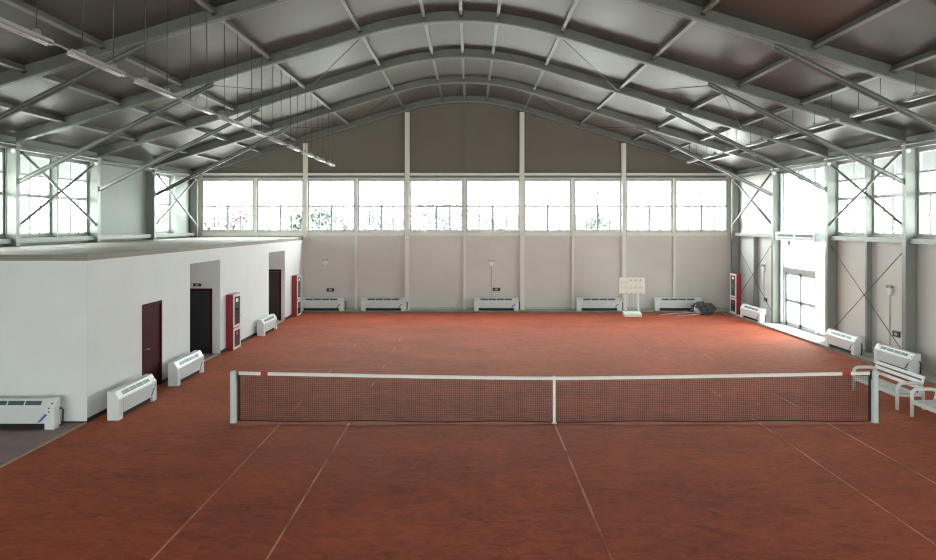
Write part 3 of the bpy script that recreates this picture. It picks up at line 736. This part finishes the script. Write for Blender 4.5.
for i in range(26):
    a = random.uniform(0, 2*PI); pts = []
    for j in range(9):
        u = j/8; th = a+u*random.uniform(1.5, 2.6); rr = .52*(1-.5*u)
        pts.append((math.cos(th)*rr, math.sin(th)*rr*.55, .06+.42*math.sin(PI*min(1, .15+u*.6))*random.uniform(.8, 1.05)))
    m.tube(pts, .012, 5)
m.build('loose_cord', 'greynet', ht)
m = MB()
for i in range(9):
    x = -.50+i*.05; m.tube([(x, -.30, .08), (x+.05, -.22, .28), (x+.16, -.05, .44)], .014, 5)
m.build('pale_strap', 'score', ht, label='pale folded strap')
MB().tube([(px(660, 33.75), 33.80, .02), (px(694, 33.9), 33.95, .10)], .022).build('drag_pole', 'wood', recenter=True, label='pale pole lying on the clay, longer reach left of the net heap', cat='pole', group='poles by the net heap')
MB().tube([(px(677, 33.2), 33.30, .018), (px(701, 33.5), 33.60, .06)], .022).build('drag_pole', 'wood', recenter=True, label='pale pole lying on the clay, nearer and shorter of the two', cat='pole', group='poles by the net heap')
MB().tube([(px(719.5, 34), 34.0, .16), (px(734, 32.5), 33.1, .02)], .018).build('drag_pole', 'steel', recenter=True, label='grey pole lying between the net heap and the red cabinet', cat='pole', group='poles by the net heap')

# ================================================================== EMERGENCY LIGHTS, SIGNS, AIR CURTAIN
def emer(x, y, z, rz, label, cond, cx=0):
    t = thing('emergency_light', (x, y, z), label, 'emergency light', 'twin head emergency lights', rz)
    MB().box(-.13, .13, -.07, 0, -.06, .06).build('battery_case', 'whitemetal', t, bevel=.008)
    for s in (-1, 1):
        h = MB().tube([(s*.09, -.03, .06), (s*.09, -.03, .09)], .012).tube([(s*.09, -.005, .115), (s*.09, -.09, .105)], [.035, .05], 12).build('lamp_head', 'scoreg', t)
    MB().box(-.07, .07, -.05, 0, -.14, -.061).build('junction_box', 'whitemetal', t)
    if cond: MB().box(cx-.012, cx+.012, -.02, 0, -cond, -.14).build('conduit', 'scoreg', t)
def sign(x, y, z, rz, label, w=.34, h=.15):
    t = thing('exit_sign', (x, y, z), label, 'sign', 'small dark exit signs', rz)
    MB().box(-w/2, w/2, -.03, 0, -h/2, h/2).build('sign_box', 'black', t, bevel=.004)
    MB().box(-w*.2, w*.2, -.033, -.0305, -h*.22, h*.22).build('sign_symbol', 'scoreg', t, label='faint grey symbol')
YW = YB-.001
emer(px(325.5, YW), YW, 2.24, 0, 'emergency light on the back wall beside the cabin', 0)
sign(px(330.5, YW), YW, .95, 0, 'small dark sign on the back wall above the heater beside the cabin')
emer(px(491.5, YW), YW, 2.20, 0, 'emergency light with conduit on the back wall near the centre', 1.9, 0)
sign(px(496.5, YW), YW, .98, 0, 'small dark sign on the back wall near the centre')
XW = XR-.001
emer(XW, 12.37*770/420.5, 2.05, -PI/2, 'emergency light on the beige right wall above the heaters', 1.95, -.04)
sign(XW, 12.37*770/426.5, 0.81, -PI/2, 'small dark sign on the beige right wall above the heaters', .36, .17)
emer(XW, 12.37*770/294, 2.15, -PI/2, 'emergency light on the white right wall near the far corner', 1.18, 0)
sign(XW, 12.37*770/295.5, .83, -PI/2, 'small dark sign on the white right wall near the far corner')
sign(-8.42, R1[1]-.001, 2.12, 0, 'small dark sign above the door in the nearer cabin recess', .24, .09)
# air curtain over the entrance
t = thing('air_curtain', (XC+HC-.02, 28.25, 3.40), 'long pale air curtain mounted over the glass entrance', 'air curtain', rz=-PI/2)
MB().box(-1.72, 1.72, -.12, .10, 0, .26).build('casing', 'whitemetal', t, bevel=.02)
for a, b_ in ((-1.5, -.1), (.1, 1.5)):
    m = MB()
    for i in range(28):
        x = a+(b_-a)*i/27; m.box(x-.014, x+.014, -.128, -.121, .13, .21)
    m.build('intake_grille', 'grille', t)
    MB().box(a, b_, -.126, -.1205, .035, .075).build('outlet_slot', 'scoreg', t)
for s in (-1, 1): MB().box(s*1.74-.03, s*1.74+.03, -.10, .30, -.02, .30).build('end_bracket', 'post', t)
MB().box(-.75, -.63, -.05, .02, -.20, -.02).build('control_box', 'black', t)

# ================================================================== TREES OUTSIDE
def tree_proto(m_leaf, name, seed):
    random.seed(seed)
    t = thing(name, (0, 0, 0), 'x', 'tree', 'trees outside the windows')
    m = MB().tube([(0, 0, 0), (.05, 0, 1.2), (0, .05, 2.6)], [.12, .09, .05])
    for i in range(7):
        a = i*.9; m.tube([(0, 0, 1.2+.2*i), (math.cos(a)*.8, math.sin(a)*.8, 2.2+.25*i)], [.04, .015], 5)
    m.build('trunk', 'bark', t)
    m = MB()
    for c in range(22):
        a = random.uniform(0, 2*PI); rr = random.uniform(.1, 1.9); cz = random.uniform(2.2, 4.7)
        ctr = Vector((math.cos(a)*rr, math.sin(a)*rr, cz))
        for i in range(70):
            p = ctr+Vector((random.gauss(0, .30), random.gauss(0, .30), random.gauss(0, .28)))
            u = Vector((random.uniform(-1, 1), random.uniform(-1, 1), random.uniform(-1, 1))).normalized()*.17
            w = u.cross(Vector((random.uniform(-1, 1), random.uniform(-1, 1), 1))).normalized()*.11
            b0 = len(m.v); m.v += [tuple(p-u), tuple(p+w), tuple(p+u), tuple(p-w)]; m.f.append((b0, b0+1, b0+2, b0+3)); m.sm.append(0)
    m.build('foliage', m_leaf, t)
    return t
tg = tree_proto('leaf', 'tree', 5)
lab = ['green tree outside the back windows, just right of the cabin end', 'green tree outside the back windows, left of centre', 'green tree outside, behind the middle back windows', 'green tree outside, behind the back windows right of centre', 'green tree outside, behind the back windows above the scoreboard']
for i, (p, Y, s) in enumerate(((318, 43, 1.0), (376, 49, 1.0), (432, 43, 1.05), (497, 47, .95), (596, 45, .95))):
    t = tg if i == 0 else copy_tree(tg)
    t.location = (px(p, Y), Y, -.12); t.scale = (s, s, s); t.rotation_euler = (0, 0, i*1.3); t['label'] = lab[i]
tp = tree_proto('plum', 'tree', 9); tp.location = (px(224, 43), 43, -.12); tp['label'] = 'reddish tree outside the first back window from the left'
